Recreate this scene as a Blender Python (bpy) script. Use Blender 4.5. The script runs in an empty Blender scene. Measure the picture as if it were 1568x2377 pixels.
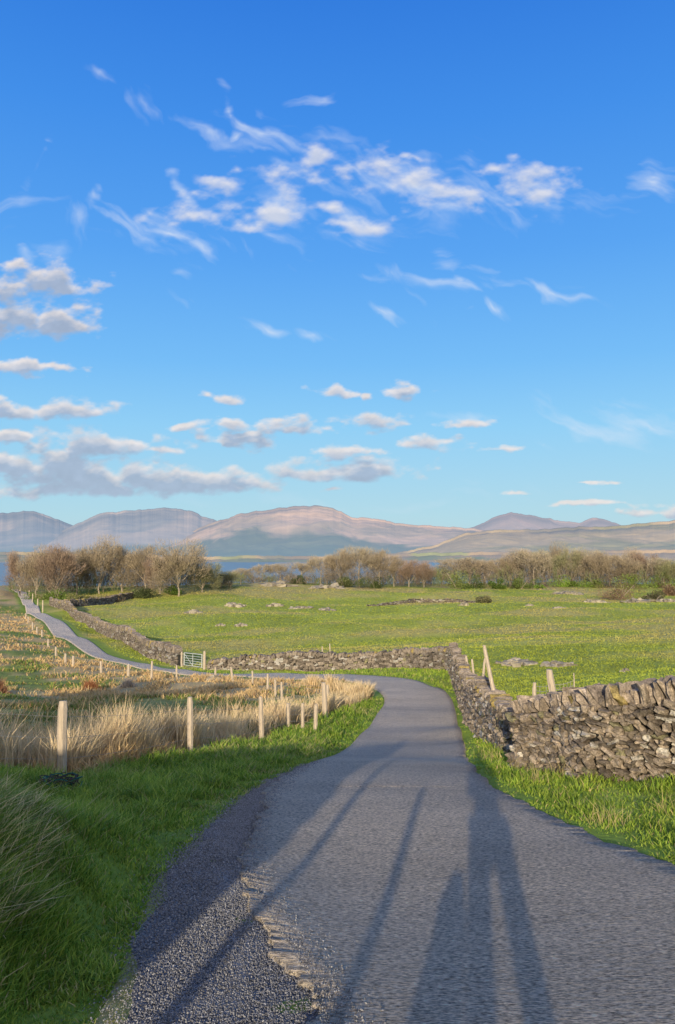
import bpy, math, random
import numpy as np
random.seed(7); rng=np.random.default_rng(7)
F=1786.;CX=784.;CY=1188.5;TH=math.atan(101.5/F)
SA=math.radians(9.7); SE=math.radians(14.0)
scene=bpy.context.scene; COL=scene.collection
def ray(px,py):
    X=(px-CX)/F;Y=-(py-CY)/F;c=math.cos(TH);s=math.sin(TH)
    return (X,c-Y*s,s+Y*c)
def P(px,py,d):
    r=ray(px,py);k=d/r[1];return (r[0]*k,d,r[2]*k)
ZD=[-10,0,3.4,6.2,11,14.5,18,25,31,36,45];ZZ=[-.6,-1.6,-2.07,-2.46,-3.14,-3.8,-4.55,-5.6,-6.1,-6.4,-7.13]
def zr(d): return float(np.interp(d,ZD,ZZ))
def PG(px,py):
    r=ray(px,py);k=-r[2]/r[1];d=1.0
    while zr(d)<-k*d and d<45: d+=.02
    return (r[0]/r[1]*d,d,zr(d))
# ---------- noise
def vnoise(x,y,seed=0):
    x=np.asarray(x,float);y=np.asarray(y,float)
    xi=np.floor(x).astype(np.int64);yi=np.floor(y).astype(np.int64);fx=x-xi;fy=y-yi
    fx=fx*fx*(3-2*fx);fy=fy*fy*(3-2*fy)
    def h(a,b):
        n=(a*374761393+b*668265263+seed*1442695041)&0xffffffff
        n=((n^(n>>13))*1274126177)&0xffffffff
        n=((n^(n>>16))*2246822519)&0xffffffff
        return (n^(n>>13))/4294967295.
    return (h(xi,yi)*(1-fx)+h(xi+1,yi)*fx)*(1-fy)+(h(xi,yi+1)*(1-fx)+h(xi+1,yi+1)*fx)*fy
def fbm(x,y,o=4,seed=0):
    s=0;a=.5;t=0
    for i in range(o):
        s=s+a*vnoise(x*2**i,y*2**i,seed+i*17);t+=a;a*=.5
    return s/t
def sstep(a,b,x):
    t=np.clip((x-a)/(b-a),0,1);return t*t*(3-2*t)
# ---------- road rows
def g(x,d): return (x,d,zr(d))
ROWS=[(g(-.1,-8),g(2.9,-8)),(g(0,0),g(2.9,0)),(PG(740,2377),g(2.8,3.4)),(PG(600,2100),g(2.7,5.1)),(PG(560,2010),g(2.6,6.2)),
(PG(600,1880),g(2.2,8.4)),(PG(660,1810),g(2.02,10.6)),(g(-.48,13.5),g(2.28,13.5)),(g(-.04,16.5),g(2.69,16.5)),(g(.57,22),g(3.5,22)),
(g(1.1,26),g(4.0,26)),(g(1.9,32),g(4.77,32)),
(P(893,1620,34.3),P(1045,1620,34.5)),(P(880,1605,36.8),P(1022,1600,38)),(P(850,1590,39.3),P(975,1584,41.3)),(P(800,1581,42),P(900,1573,44.8)),(P(740,1579,43.7),P(800,1567,47)),
(P(640,1577,47),P(650,1564,51)),(P(430,1567,55),P(430,1556,59)),(P(325,1552,61.5),P(345,1543,66)),(P(215,1524,74),P(250,1520,78)),(P(128,1478,98),P(180,1478,100)),
(P(85,1435,130),P(125,1435,131)),(P(62,1424,148),P(96,1424,149)),(P(54,1405,168),P(82,1405,168)),(P(43,1385,200),P(66,1385,200)),(P(38,1376,225),P(56,1376,225)),(P(20,1368,260),P(38,1368,260))]
RL=np.array([r[0] for r in ROWS]);RR=np.array([r[1] for r in ROWS])
def catmull(A,n=12):
    out=[]
    for i in range(len(A)-1):
        p0=A[max(i-1,0)];p1=A[i];p2=A[i+1];p3=A[min(i+2,len(A)-1)]
        d1=(p2-p0)/2;d2=(p3-p1)/2
        L=np.linalg.norm(p2-p1)
        for k in range(n):
            t=k/n
            n1=np.linalg.norm(d1);n2=np.linalg.norm(d2)
            a=d1*min(1,L*1.2/max(n1,1e-6));b=d2*min(1,L*1.2/max(n2,1e-6))
            out.append((2*t**3-3*t*t+1)*p1+(t**3-2*t*t+t)*a+(-2*t**3+3*t*t)*p2+(t**3-t*t)*b)
    out.append(A[-1]);return np.array(out)
RLs=catmull(RL);RRs=catmull(RR)
CEN=(catmull(RL,3)+catmull(RR,3))/2
ROADPOLY=np.vstack([RLs[:,:2],RRs[::-1,:2]])
def inpoly(x,y,poly):
    ins=np.zeros(x.shape,bool);n=len(poly)
    for i in range(n):
        x1,y1=poly[i];x2,y2=poly[(i+1)%n]
        if y1==y2: continue
        c=((y1>y)!=(y2>y))&(x<(x2-x1)*(y-y1)/(y2-y1)+x1);ins^=c
    return ins
def dpoly(x,y,pl):
    best=np.full(x.shape,1e9)
    for i in range(len(pl)-1):
        ax,ay=pl[i][:2];bx,by=pl[i+1][:2];dx=bx-ax;dy=by-ay;L=dx*dx+dy*dy+1e-9
        t=np.clip(((x-ax)*dx+(y-ay)*dy)/L,0,1)
        best=np.minimum(best,(x-ax-t*dx)**2+(y-ay-t*dy)**2)
    return np.sqrt(best)
# ---------- terrain control
C=[tuple(p) for p in RL]+[tuple(p) for p in RR]
C+=[P(*q) for q in [(143,1815,11.3),(443,1752,16),(608,1720,20.8),(756,1664,26.8),(669,1697,23.5),(732,1700,22.5),(622,1610,38),(541,1582,46),(352,1580,47),
(1568,1800,10.9),(1390,1805,11.8),(1215,1790,13.5),(1160,1740,17),(1110,1690,23),(1090,1660,28),(1055,1600,40),(1040,1560,50),(950,1552,55),(850,1556,57),(700,1559,59),(600,1558,61),(490,1556,62),(450,1552,65),
(400,1545,69),(320,1515,82),(250,1478,100),(190,1440,125),(150,1415,150),
(700,1525,68),(900,1515,66),(1000,1512,64),
(0,1440,110),(0,1490,75),(0,1550,55),(0,1640,30),(0,1700,20),(0,1750,14),(200,1600,45),(200,1680,24),(300,1700,20),(200,1540,62),(100,1480,88),(400,1640,27),(500,1620,32),(0,1400,150),(0,1372,200),(0,1362,260),(-300,1370,220),(-300,1550,50),(-300,1700,17),
(1400,1560,45),(1250,1560,46),(1568,1500,60),(1568,1560,38),(1568,1450,90),(1300,1500,66),(1300,1450,100),(1300,1390,180),(1568,1400,160),(1568,1370,230),(1900,1380,200),(1900,1500,60),
(300,1420,150),(600,1450,120),(900,1450,115),(600,1395,180),(900,1390,190),(700,1358,240),(850,1361,240),(1000,1364,240),(1150,1362,250),(1300,1356,260),(1568,1354,260),(240,1367,215),(420,1372,200),(550,1358,235),(1100,1420,135),
(-60,1880,4.6),(0,2020,4.3),(120,2070,4.9),(150,1920,6.5),(100,2250,3.9),(200,2377,3.5),(-280,1850,5.2),(-300,1750,9)]]
C+=[(-5,8,-2.5),(-3,8,-2.65),(-1.5,0,-1.6),(-.7,1.7,-1.85),(-1.3,1.7,-1.85),(-1.3,2.7,-2.0),(-1.6,-2,-1.35),(-3,-2,-1.2),(-9,-8,.3),(-14,-10,3.6),(-18,-12,4.3),(-20,-5,2.0),(-12,0,-.4),(-8,3,-1.2),(-5,-6,-.7),(-4,-13,-.4),(-9,-20,0),(0,-15,-.4),(6,-3,-1.3),(10,0,-1.4),(15,5,-2),(8,8,-2.3),(12,12,-2.8),(9,18,-3.6),(8,25,-4.9),(15,25,-4.5),(30,20,-4),(20,-20,-.5),(-30,-30,4),(30,-30,0),(-40,10,-2),
(3.4,6,-2.45),(4,8,-2.75),(3,10,-3.05)]
CC=[]
for c in C:
    if all((c[0]-o[0])**2+(c[1]-o[1])**2>.25 for o in CC): CC.append(c)
CC=np.array(CC)
def phi(r2): return np.sqrt(r2+.8)
n=len(CC);A=np.zeros((n+3,n+3))
d2=(CC[:,None,0]-CC[None,:,0])**2+(CC[:,None,1]-CC[None,:,1])**2
A[:n,:n]=phi(d2)+np.eye(n)*(-.02);A[:n,n]=1;A[:n,n+1]=CC[:,0];A[:n,n+2]=CC[:,1];A[n:,:n]=A[:n,n:].T
W=np.linalg.solve(A,np.concatenate([CC[:,2],[0,0,0]]))
def H(x,y):
    x=np.atleast_1d(np.asarray(x,float));y=np.atleast_1d(np.asarray(y,float));sh=x.shape
    x=x.ravel();y=y.ravel()
    z=W[n]+W[n+1]*x+W[n+2]*y
    for i in range(n): z+=W[i]*phi((x-CC[i,0])**2+(y-CC[i,1])**2)
    r=np.hypot(x,y)
    z=np.clip(z,-13,5.5)
    dr=dpoly(x,y,CEN)
    am=sstep(1.7,5,dr)
    z+=am*((fbm(x/.6,y/.6,3,5)-.5)*.12*sstep(2,6,r)+(fbm(x/4,y/4,3,9)-.5)*.5*sstep(8,25,r)+(fbm(x/22,y/22,3,19)-.5)*1.9*sstep(60,110,r))
    cap=np.interp(y,ZD,ZZ)+.015+.75*np.maximum(0,-1.45-x)+.4*np.maximum(0,x-3.2)+np.maximum(0,y-10)*2+np.maximum(0,-8-y)
    z=np.minimum(z,cap)
    w=sstep(275,430,y);z=z*(1-w)-45*w
    return z.reshape(sh)
# ---------- mesh builder
def mk(name,V,Fs,mat,parent=None,col=None,smooth=False,loc=None):
    me=bpy.data.meshes.new(name);V=np.asarray(V,np.float32).reshape(-1,3)
    if isinstance(Fs,np.ndarray): Fs=[Fs]
    me.vertices.add(len(V));me.vertices.foreach_set('co',V.ravel())
    li=np.concatenate([np.asarray(f,np.int32).ravel() for f in Fs])
    tot=np.concatenate([np.full(len(f),np.asarray(f).shape[1],np.int32) for f in Fs])
    st=np.concatenate([[0],np.cumsum(tot)[:-1]]).astype(np.int32)
    me.loops.add(len(li));me.loops.foreach_set('vertex_index',li)
    me.polygons.add(len(tot));me.polygons.foreach_set('loop_start',st)
    me.polygons.foreach_set('use_smooth',np.full(len(tot),smooth,bool))
    me.update(calc_edges=True)
    if col is not None:
        a=me.attributes.new('Col','FLOAT_COLOR','POINT');c=np.ones((len(V),4),np.float32);col=np.asarray(col)
        if col.ndim==2 and col.shape[1]==4: c=col.astype(np.float32)
        else: c[:,:3]=col
        a.data.foreach_set('color',c.ravel())
    if mat: me.materials.append(mat)
    o=bpy.data.objects.new(name,me);COL.objects.link(o)
    if parent is not None:o.parent=parent
    if loc is not None:o.location=loc
    return o
def tag(o,label=None,cat=None,group=None,kind=None):
    if label:o['label']=label
    if cat:o['category']=cat
    if group:o['group']=group
    if kind:o['kind']=kind
    return o
def empty(name,loc,label=None,cat=None,group=None):
    o=bpy.data.objects.new(name,None);COL.objects.link(o);o.location=loc;o.empty_display_size=.2
    return tag(o,label,cat,group)
class MB:
    def __init__(s): s.V=[];s.F={};s.n=0;s.c=[]
    def add(s,V,F,c=(1,1,1)):
        V=np.asarray(V,float);F=np.asarray(F)
        s.F.setdefault(F.shape[1],[]).append(F+s.n);s.V.append(V);s.n+=len(V)
        c=np.asarray(c,float);s.c.append(np.tile(c,(len(V),1)) if c.ndim==1 else c)
    def tube(s,pts,rs,k=6,c=(1,1,1),cap=True):
        pts=np.asarray(pts,float);m=len(pts)
        if np.isscalar(rs): rs=[rs]*m
        V=[]
        for i in range(m):
            t=pts[min(i+1,m-1)]-pts[max(i-1,0)];t/=np.linalg.norm(t)+1e-9
            a=np.array([0,0,1.]) if abs(t[2])<.9 else np.array([1.,0,0])
            u=np.cross(t,a);u/=np.linalg.norm(u);v=np.cross(t,u)
            for j in range(k):
                an=2*math.pi*j/k;V.append(pts[i]+rs[i]*(math.cos(an)*u+math.sin(an)*v))
        Fq=[]
        for i in range(m-1):
            for j in range(k):
                Fq.append((i*k+j,i*k+(j+1)%k,(i+1)*k+(j+1)%k,(i+1)*k+j))
        s.add(V,Fq,c)
        if cap:
            s.F.setdefault(k,[]).append(np.array([[s.n-k+j for j in range(k)]]))
    def build(s,name,mat,parent=None,smooth=False,loc=None):
        return mk(name,np.vstack(s.V),[np.vstack(f) for f in s.F.values()],mat,parent,np.vstack(s.c),smooth,loc)
# ---------- materials
def newmat(name):
    m=bpy.data.materials.new(name);m.use_nodes=True;nt=m.node_tree
    return m,nt,nt.nodes['Principled BSDF']
def cmat(name,base=None,var=.35,scale=4,bump=0,bscale=20,rough=.9,scl=(1,1,1),fine=None,haze=0,hcol=(.3,.42,.62),transl=0,spec=.2,det=5):
    m,nt,b=newmat(name);N=nt.nodes;L=nt.links
    b.inputs['Roughness'].default_value=rough;b.inputs['Specular IOR Level'].default_value=spec
    geo=N.new('ShaderNodeNewGeometry')
    mp=N.new('ShaderNodeMapping');mp.inputs['Scale'].default_value=scl;L.new(geo.outputs['Position'],mp.inputs[0])
    a=None
    if base is None:
        a=N.new('ShaderNodeAttribute');a.attribute_name='Col';src=a.outputs['Color']
    else:
        q=N.new('ShaderNodeRGB');q.outputs[0].default_value=(*base,1);src=q.outputs[0]
    def mul(src,sc,v,det=5):
        no=N.new('ShaderNodeTexNoise');no.inputs['Scale'].default_value=sc;no.inputs['Detail'].default_value=det;no.inputs['Roughness'].default_value=.65
        L.new(mp.outputs[0],no.inputs['Vector'])
        mr=N.new('ShaderNodeMapRange');mr.inputs[1].default_value=.3;mr.inputs[2].default_value=.7;mr.inputs[3].default_value=1-v;mr.inputs[4].default_value=1+v
        L.new(no.outputs[0],mr.inputs[0])
        vm=N.new('ShaderNodeVectorMath');vm.operation='SCALE';L.new(src,vm.inputs[0]);L.new(mr.outputs[0],vm.inputs['Scale']);return vm.outputs[0]
    if var>0: src=mul(src,scale,var)
    if fine: src=mul(src,fine[0],fine[1],2)
    L.new(src,b.inputs['Base Color'])
    if bump>0:
        no=N.new('ShaderNodeTexNoise');no.inputs['Scale'].default_value=bscale;no.inputs['Detail'].default_value=6;no.inputs['Roughness'].default_value=.7
        L.new(mp.outputs[0],no.inputs['Vector'])
        bp=N.new('ShaderNodeBump');bp.inputs['Strength'].default_value=1;bp.inputs['Distance'].default_value=bump
        L.new(no.outputs[0],bp.inputs['Height']);L.new(bp.outputs[0],b.inputs['Normal'])
    out=N['Material Output']
    last=b.outputs[0]
    if transl>0:
        tr=N.new('ShaderNodeBsdfTranslucent');L.new(src,tr.inputs[0]);ms=N.new('ShaderNodeMixShader');ms.inputs[0].default_value=transl
        L.new(last,ms.inputs[1]);L.new(tr.outputs[0],ms.inputs[2]);last=ms.outputs[0]
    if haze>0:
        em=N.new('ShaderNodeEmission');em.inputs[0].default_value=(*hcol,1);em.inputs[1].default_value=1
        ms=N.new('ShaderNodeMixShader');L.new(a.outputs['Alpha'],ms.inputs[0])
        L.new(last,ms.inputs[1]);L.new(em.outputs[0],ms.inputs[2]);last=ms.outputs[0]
    L.new(last,out.inputs[0]);return m
M_terr=cmat('ground_turf',var=.25,scale=1.2,bump=.05,bscale=9,fine=(14,.2))
M_road=cmat('asphalt',base=(.74,.64,.51),var=.13,scale=.6,bump=.16,bscale=24,rough=.85,scl=(.5,1.3,1),fine=(60,.75),spec=.2)
M_gravel=cmat('gravel',base=(.30,.30,.31),var=.3,scale=3,bump=.06,bscale=45,fine=(70,.9))
M_peb=cmat('pebble',var=.15,scale=30)
M_grass=cmat('grass_blade',var=.25,scale=1.4,rough=.6,transl=.25)
M_straw=cmat('dry_reed',var=.15,scale=3,rough=.6,transl=.2)
M_stone=cmat('drystone',var=.5,scale=9,bump=.03,bscale=25,fine=(40,.4))
M_rock=cmat('field_rock',var=.3,scale=3,bump=.05,bscale=5)
M_wood=cmat('weathered_wood',base=(.5,.42,.33),var=.3,scale=9,bump=.006,bscale=30,scl=(6,6,.5))
M_wire=cmat('galvanised_wire',base=(.38,.36,.33),var=0,rough=.6)
M_gate=cmat('galvanised_gate_steel',base=(.6,.62,.6),var=.1,rough=.5,spec=.5)
M_bark=cmat('bark',base=(.34,.29,.225),var=.3,scale=3)
M_twig=cmat('bare_twigs',var=.25,scale=.5)
M_leaf=cmat('leaf',var=.3,scale=1.5,transl=.2)
M_net=cmat('netting',var=.1)
# ---------- terrain
rad=np.exp(np.linspace(math.log(.5),math.log(520),560))
th=np.concatenate([np.linspace(-36,36,560),np.linspace(36,324,150)[1:-1]])*math.pi/180
R,T=np.meshgrid(rad,th,indexing='ij');X=R*np.sin(T);Y=R*np.cos(T)
Z=H(X,Y);ins=inpoly(X.ravel(),Y.ravel(),ROADPOLY).reshape(X.shape)
Z=Z-ins*(.06+.0004*R)
nr,nt_=X.shape
V=np.c_[X.ravel(),Y.ravel(),Z.ravel()];V=np.vstack([V,[0,0,H(0,0)[0]-.06]])
i=np.arange(nr-1)[:,None]*nt_;j=np.arange(nt_)[None,:];j2=(j+1)%nt_
Fq=np.stack([i+j,i+nt_+j,i+nt_+j2,i+j2],-1).reshape(-1,4)
Ft=np.stack([np.full(nt_,nr*nt_),np.arange(nt_),(np.arange(nt_)+1)%nt_],-1)
PAST=np.vstack([RLs[:,:2],[(-400,400),(-400,-50),(-.1,-50)]])
GRAVX=([-8,0,3.6,4.9,6,7.7,9.9,12.6,15],[-1.5,-1.3,-1.05,-1.2,-1.38,-1.25,-1.1,-.66,-.3])
VERGE=np.array([(np.interp(d,*GRAVX),d) for d in (-2,0,2,3.41,4.7,5.7,7.4,9.6,12.6,15)]+[(-.04,16.5),(.57,22),(1.1,26),(1.9,32),(2.0,34.5),(1.4,34.8),(.7,31),(-.42,26.8),(-2.05,20.8),(-3.05,16),(-4.05,11.3),(-6,8),(-9,3),(-9,-2)])
GR_V=np.array([.22,.31,.04]);STR=np.array([.58,.42,.20]);GR_F=np.array([.35,.41,.06])
def straww(x,y):
    n1=fbm(x/9,y/9,4,31);n2=fbm(x/2.5,y/2.5,3,41)
    w=sstep(.35,.50,n1*.6+n2*.4)
    shade_band=sstep(16,19,y)*(1-sstep(30,38,y))*sstep(-3.5,-6.5,x)  # shade across the left pasture, painted as darker green ground
    return w*(1-.75*shade_band)
def groundcol(x,y):
    past=inpoly(x,y,PAST);ver=inpoly(x,y,VERGE);r=np.hypot(x,y)
    n1=fbm(x/9,y/9,4,31);n2=fbm(x/2.5,y/2.5,3,41);n3=fbm(x/40,y/25,3,57)
    c=GR_F[None]*(.72+.56*n1[:,None])
    w=sstep(.46,.64,n1*.4+n3*.6+.08*sstep(130,230,r))[:,None]*.85
    c=c*(1-w)+np.array([.45,.39,.13])*w
    w=sstep(190,240,y)[:,None]*sstep(.42,.6,n1)[:,None]*.7;c=c*(1-w)+np.array([.42,.34,.17])*w
    wp=(straww(x,y)*.9)[:,None]
    cp=np.array([.22,.27,.06])*(1-wp)+STR*wp
    c=np.where(past[:,None],cp,c)
    dr=dpoly(x,y,CEN);w=(1-sstep(2.0,3.4,dr+n2))[:,None];c=c*(1-w)+GR_V*1.15*w
    c=np.where(ver[:,None],GR_V*(.7+.4*n2[:,None]),c)
    return c
gc=groundcol(X.ravel(),Y.ravel());gc=np.vstack([gc,GR_V])
tag(mk('ground',V,[Fq,Ft],M_terr,col=gc,smooth=True),kind='structure',label='green field and rough straw pasture around the lane')
# ---------- road
K=14;m=len(RLs)
L2=RLs[:,:2].copy();R2=RRs[:,:2].copy()
idx=np.linspace(0,m-1,m*8);L2=np.c_[np.interp(idx,np.arange(m),L2[:,0]),np.interp(idx,np.arange(m),L2[:,1])];R2=np.c_[np.interp(idx,np.arange(m),R2[:,0]),np.interp(idx,np.arange(m),R2[:,1])]
jn=((fbm(L2[:,1]*1.3,L2[:,1]*0,3,3)-.5)*.3+(fbm(L2[:,1]*7,L2[:,1]*0,4,4)-.5)*.22)*(1-sstep(8,14,L2[:,1]));L2[:,0]+=jn
jn=((fbm(R2[:,1]*2.0,R2[:,1]*0+9,4,3)-.5)*.15+(fbm(R2[:,1]*8,R2[:,1]*0+9,4,6)-.5)*.1)*(1-sstep(12,30,R2[:,1]));R2[:,0]+=jn
tt=np.concatenate([[-.012],np.linspace(0,1,K),[1.012]])
XY=L2[:,None]*(1-tt[None,:,None])+R2[:,None]*tt[None,:,None]
zz=H(XY[...,0],XY[...,1]);rr=np.hypot(XY[...,0],XY[...,1])
zz+=.035+.0005*rr;zz[:,0]-=.1;zz[:,-1]-=.1
V=np.concatenate([XY,zz[...,None]],-1);m3,k3=zz.shape
ii=np.arange(m3-1)[:,None]*k3+np.arange(k3-1)[None];Fq=np.stack([ii,ii+1,ii+k3+1,ii+k3],-1).reshape(-1,4)
tag(mk('road',V.reshape(-1,3),Fq,M_road,smooth=True),kind='structure',label='narrow grey tarmac lane winding downhill and left')
dd=np.linspace(-8,15,140);xo=np.interp(dd,*GRAVX)+(fbm(dd*1.3,dd*0,3,8)-.5)*.35;xi=np.interp(dd,RLs[:,1][:160],RLs[:,0][:160])+.35
t=np.linspace(0,1,22);GX=xo[:,None]*(1-t)+xi[:,None]*t;GY=np.repeat(dd[:,None],22,1)
GZ=H(GX,GY)+.008+(fbm(GX*4,GY*4,3,2)-.5)*.03;GZ[:,0]-=.05
insr=(GX>xi[:,None]-.3);GZ-=insr*.04
ii=np.arange(139)[:,None]*22+np.arange(21)[None];Fq=np.stack([ii,ii+1,ii+23,ii+22],-1).reshape(-1,4)
tag(mk('gravel_shoulder',np.c_[GX.ravel(),GY.ravel(),GZ.ravel()],Fq,M_gravel,smooth=True),kind='structure',label='grey gravel shoulder left of the tarmac edge')
def stones_mesh(Cn,Sz,cols,tmpl,TF,rotz,tilt,jit=.12):
    k=len(tmpl);Nn=len(Cn)
    v=tmpl[None]*(1+rng.uniform(-jit,jit,(Nn,k,3)))*Sz[:,None]/2
    ct,st=np.cos(tilt)[:,None],np.sin(tilt)[:,None]
    x=v[...,0]*ct-v[...,2]*st;z=v[...,0]*st+v[...,2]*ct;y=v[...,1]
    c,s=np.cos(rotz)[:,None],np.sin(rotz)[:,None]
    v=np.stack([x*c-y*s,x*s+y*c,z],-1)+Cn[:,None]
    Fx=(TF[None]+(np.arange(Nn)*k)[:,None,None]).reshape(-1,TF.shape[1])
    return v.reshape(-1,3),Fx,np.repeat(cols,k,0)
T8=np.array([(x,y,z) for x in(-1,1) for y in(-1,1) for z in(-1,1)],float)
F8=np.array([(0,1,3,2),(4,6,7,5),(0,4,5,1),(2,3,7,6),(0,2,6,4),(1,5,7,3)])
g3={};V26=[]
for x in(-1,0,1):
    for y in(-1,0,1):
        for z in(-1,0,1):
            if (x,y,z)!=(0,0,0):
                g3[(x,y,z)]=len(V26);v=np.array([x,y,z],float);l=np.linalg.norm(v);V26.append(v*(.72+.28*1.12/l) if l>1 else v*1.0)
V26=np.array(V26);F26=[]
for ax in range(3):
    for sg in(-1,1):
        for a in(-1,0):
            for b in(-1,0):
                q=[]
                for da,db in((0,0),(1,0),(1,1),(0,1)):
                    p=[0,0,0];p[ax]=sg;p[(ax+1)%3]=a+da;p[(ax+2)%3]=b+db;q.append(g3[tuple(p)])
                F26.append(q if sg>0 else q[::-1])
F26=np.array(F26)
OCT=np.array([(1,0,0),(-1,0,0),(0,1,0),(0,-1,0),(0,0,1),(0,0,-1)],float);FO=np.array([(0,2,4),(2,1,4),(1,3,4),(3,0,4),(2,0,5),(1,2,5),(3,1,5),(0,3,5)])
Nn=80000;y=np.exp(rng.uniform(math.log(2.8),math.log(14),Nn));t=rng.random(Nn)**.8;x=np.interp(y,*GRAVX)*(1-t)+(np.interp(y,RLs[:160,1],RLs[:160,0])+.02)*t
x+=rng.normal(0,.07,Nn)
q=rng.random(Nn)<.06;x[q]=np.interp(y[q],RLs[:160,1],RLs[:160,0])+np.abs(rng.normal(0,.12,q.sum()))
zq=H(x,y)+np.where(q,.040,.014)
sz=rng.uniform(.004,.012,Nn)[:,None]*rng.uniform(.6,1.3,(Nn,3))*(.6+.10*y[:,None])
cb=(rng.uniform(.10,.36,Nn)*np.where(rng.random(Nn)<.05,1.5,1))[:,None]*np.array([1,1.0,1.02])
v,f,c=stones_mesh(np.c_[x,y,zq],sz,cb,OCT,FO,rng.uniform(0,6,Nn),rng.uniform(-.5,.5,Nn),.3)
tag(mk('gravel_stones',v,f,M_peb,col=c),kind='stuff',label='loose grey gravel beside the tarmac',cat='gravel')
# ---------- blades
def blades(name,x,y,h,w,col,mat,lean=.35,bend=(0,0),label=None,cat='grass',parent=None,z=None,kind='stuff'):
    N=len(x);z0=H(x,y)-.02 if z is None else z
    a=rng.uniform(0,2*math.pi,N);ux,uy=np.cos(a),np.sin(a)
    lx=rng.normal(0,lean,N)+bend[0];ly=rng.normal(0,lean,N)+bend[1]
    def pt(sx,f,wf):
        return np.c_[x+ux*w*sx*wf/2+lx*h*f*f,y+uy*w*sx*wf/2+ly*h*f*f,z0+h*f*(1-.15*f*np.minimum(1,np.hypot(lx,ly)))]
    V=np.stack([pt(-1,0,1),pt(1,0,1),pt(-1,.55,.8),pt(1,.55,.8),pt(0,1,0)],1).reshape(-1,3)
    b=(np.arange(N)*5)[:,None]
    F4=b+np.array([[0,1,3,2]]);F3=b+np.array([[2,3,4]])
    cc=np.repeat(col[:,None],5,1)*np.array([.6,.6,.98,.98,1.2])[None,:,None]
    o=mk(name,V,[F4,F3],mat,parent,cc.reshape(-1,3))
    if label: tag(o,label,cat,kind=kind)
    return o
def samp(N,p0,p1,d0,d1,pw=1.0):
    d=np.exp(rng.uniform(math.log(d0),math.log(d1),N));p=rng.uniform(p0,p1,N);return (p-CX)/F*d,d
def cmix(N,a,b,t):return np.array(a)[None]*(1-t[:,None])+np.array(b)[None]*t[:,None]
x,y=samp(420000,-350,960,2.8,35);k=inpoly(x,y,VERGE);x,y=x[k],y[k]
tuft=fbm(x*2.5,y*2.5,3,77);k=rng.random(len(x))<(.3+1.0*tuft);x,y,tuft=x[k],y[k],tuft[k]
edge=np.clip(dpoly(x,y,VERGE[:15])/.7,.4,1)
N=len(x);h=rng.uniform(.05,.20,N)*(.15+1.5*tuft)*edge*(1+.02*y);w=.006+.0009*y
c=cmix(N,(.11,.24,.025),(.42,.52,.08),rng.random(N)**1.4);s=rng.random(N)<.06+.25*sstep(.55,.7,fbm(x/1.1,y/1.1,3,44));c[s]=cmix(s.sum(),(.55,.46,.22),(.36,.38,.12),rng.random(s.sum()))
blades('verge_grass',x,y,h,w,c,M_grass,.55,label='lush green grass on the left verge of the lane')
x,y=samp(46000,-420,110,3.9,7.0);k=inpoly(x,y,VERGE)&(x<-1.7);x,y=x[k],y[k];tuft=fbm(x*3.2,y*3.2,3,12);k=rng.random(len(x))<.25+sstep(.40,.60,tuft);x,y,tuft=x[k],y[k],tuft[k];N=len(x)
c=cmix(N,(.10,.22,.025),(.34,.44,.08),rng.random(N)**1.4);s=rng.random(N)<.16;c[s]=(.85,.70,.36)
blades('bank_grass',x,y,rng.uniform(.06,.20,N)*(.5+tuft)+s*.06,rng.uniform(.006,.011,N),c,M_grass,.7,(.1,.0),label='coarse tufted grass on the bank at bottom left')
RV=np.array([(2.9,0),(2.8,3.4),(2.7,5.1),(2.6,6.2),(2.2,8.4),(2.02,10.6),(2.28,13.5),(2.69,16.5),(3.5,22),(4,26),(4.77,32),(4.97,34.5),(5.07,38),(4.6,41.3),(3.0,44.8),(.5,47),(-4,51),(-11.5,59),(-11,61),(-4,58.5),(3,56),(7,51),(6.1,41),(5,30),(4.3,23.5),(3.7,17.5),(3.3,13.6),(4.2,12),(5,11),(7,9),(9,5),(9,0)])
x,y=samp(260000,350,1750,2.5,60);k=inpoly(x,y,RV);x,y=x[k],y[k];tuft=fbm(x*2.5,y*2.5,2,78);k=rng.random(len(x))<(.3+tuft);x,y,tuft=x[k],y[k],tuft[k]
N=len(x);edge=np.clip(dpoly(x,y,RV[:18])/.5,.35,1);h=rng.uniform(.04,.14,N)*(.2+1.4*tuft)*edge*(1+.012*y);w=.005+.0011*y
c=cmix(N,(.17,.30,.03),(.38,.47,.07),rng.random(N));s=rng.random(N)<.06;c[s]=(.55,.45,.2)
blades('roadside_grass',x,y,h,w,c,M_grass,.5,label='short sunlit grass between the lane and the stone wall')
cs=[]
for px,d in((1390,8.0),(1540,8.6),(1240,11),(1190,13),(1130,15.5),(1290,12)):
    kx=rng.normal((px-CX)/F*d,.12,50);ky=rng.normal(d,.10,50);cs.append(np.c_[kx,ky])
cs=np.vstack(cs);N=len(cs)
blades('dry_verge_tufts',cs[:,0],cs[:,1],rng.uniform(.1,.38,N),rng.uniform(.004,.008,N),cmix(N,(.6,.47,.24),(.35,.36,.1),rng.random(N)**2),M_straw,.5,label='pale dry grass tufts at the foot of the near wall',cat='grass')
FL=np.array([(-9,3),(-6.2,8),(-4.4,11.8),(-3.3,16.6),(-2.2,21.5),(-.6,27.5),(.6,31),(1.5,34.5),(1.0,37),(-1,39)])
seg=np.linalg.norm(np.diff(FL,axis=0),axis=1);cum=np.r_[0,np.cumsum(seg)]
Ns=60000;s=cum[-1]*rng.random(Ns)**1.3;x=np.interp(s,cum,FL[:,0]);y=np.interp(s,cum,FL[:,1]);off=np.abs(rng.normal(0,.8,Ns))-.1
x=x-off*.85;y=y+off*.5;nearr=1-sstep(13,19,y)
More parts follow.
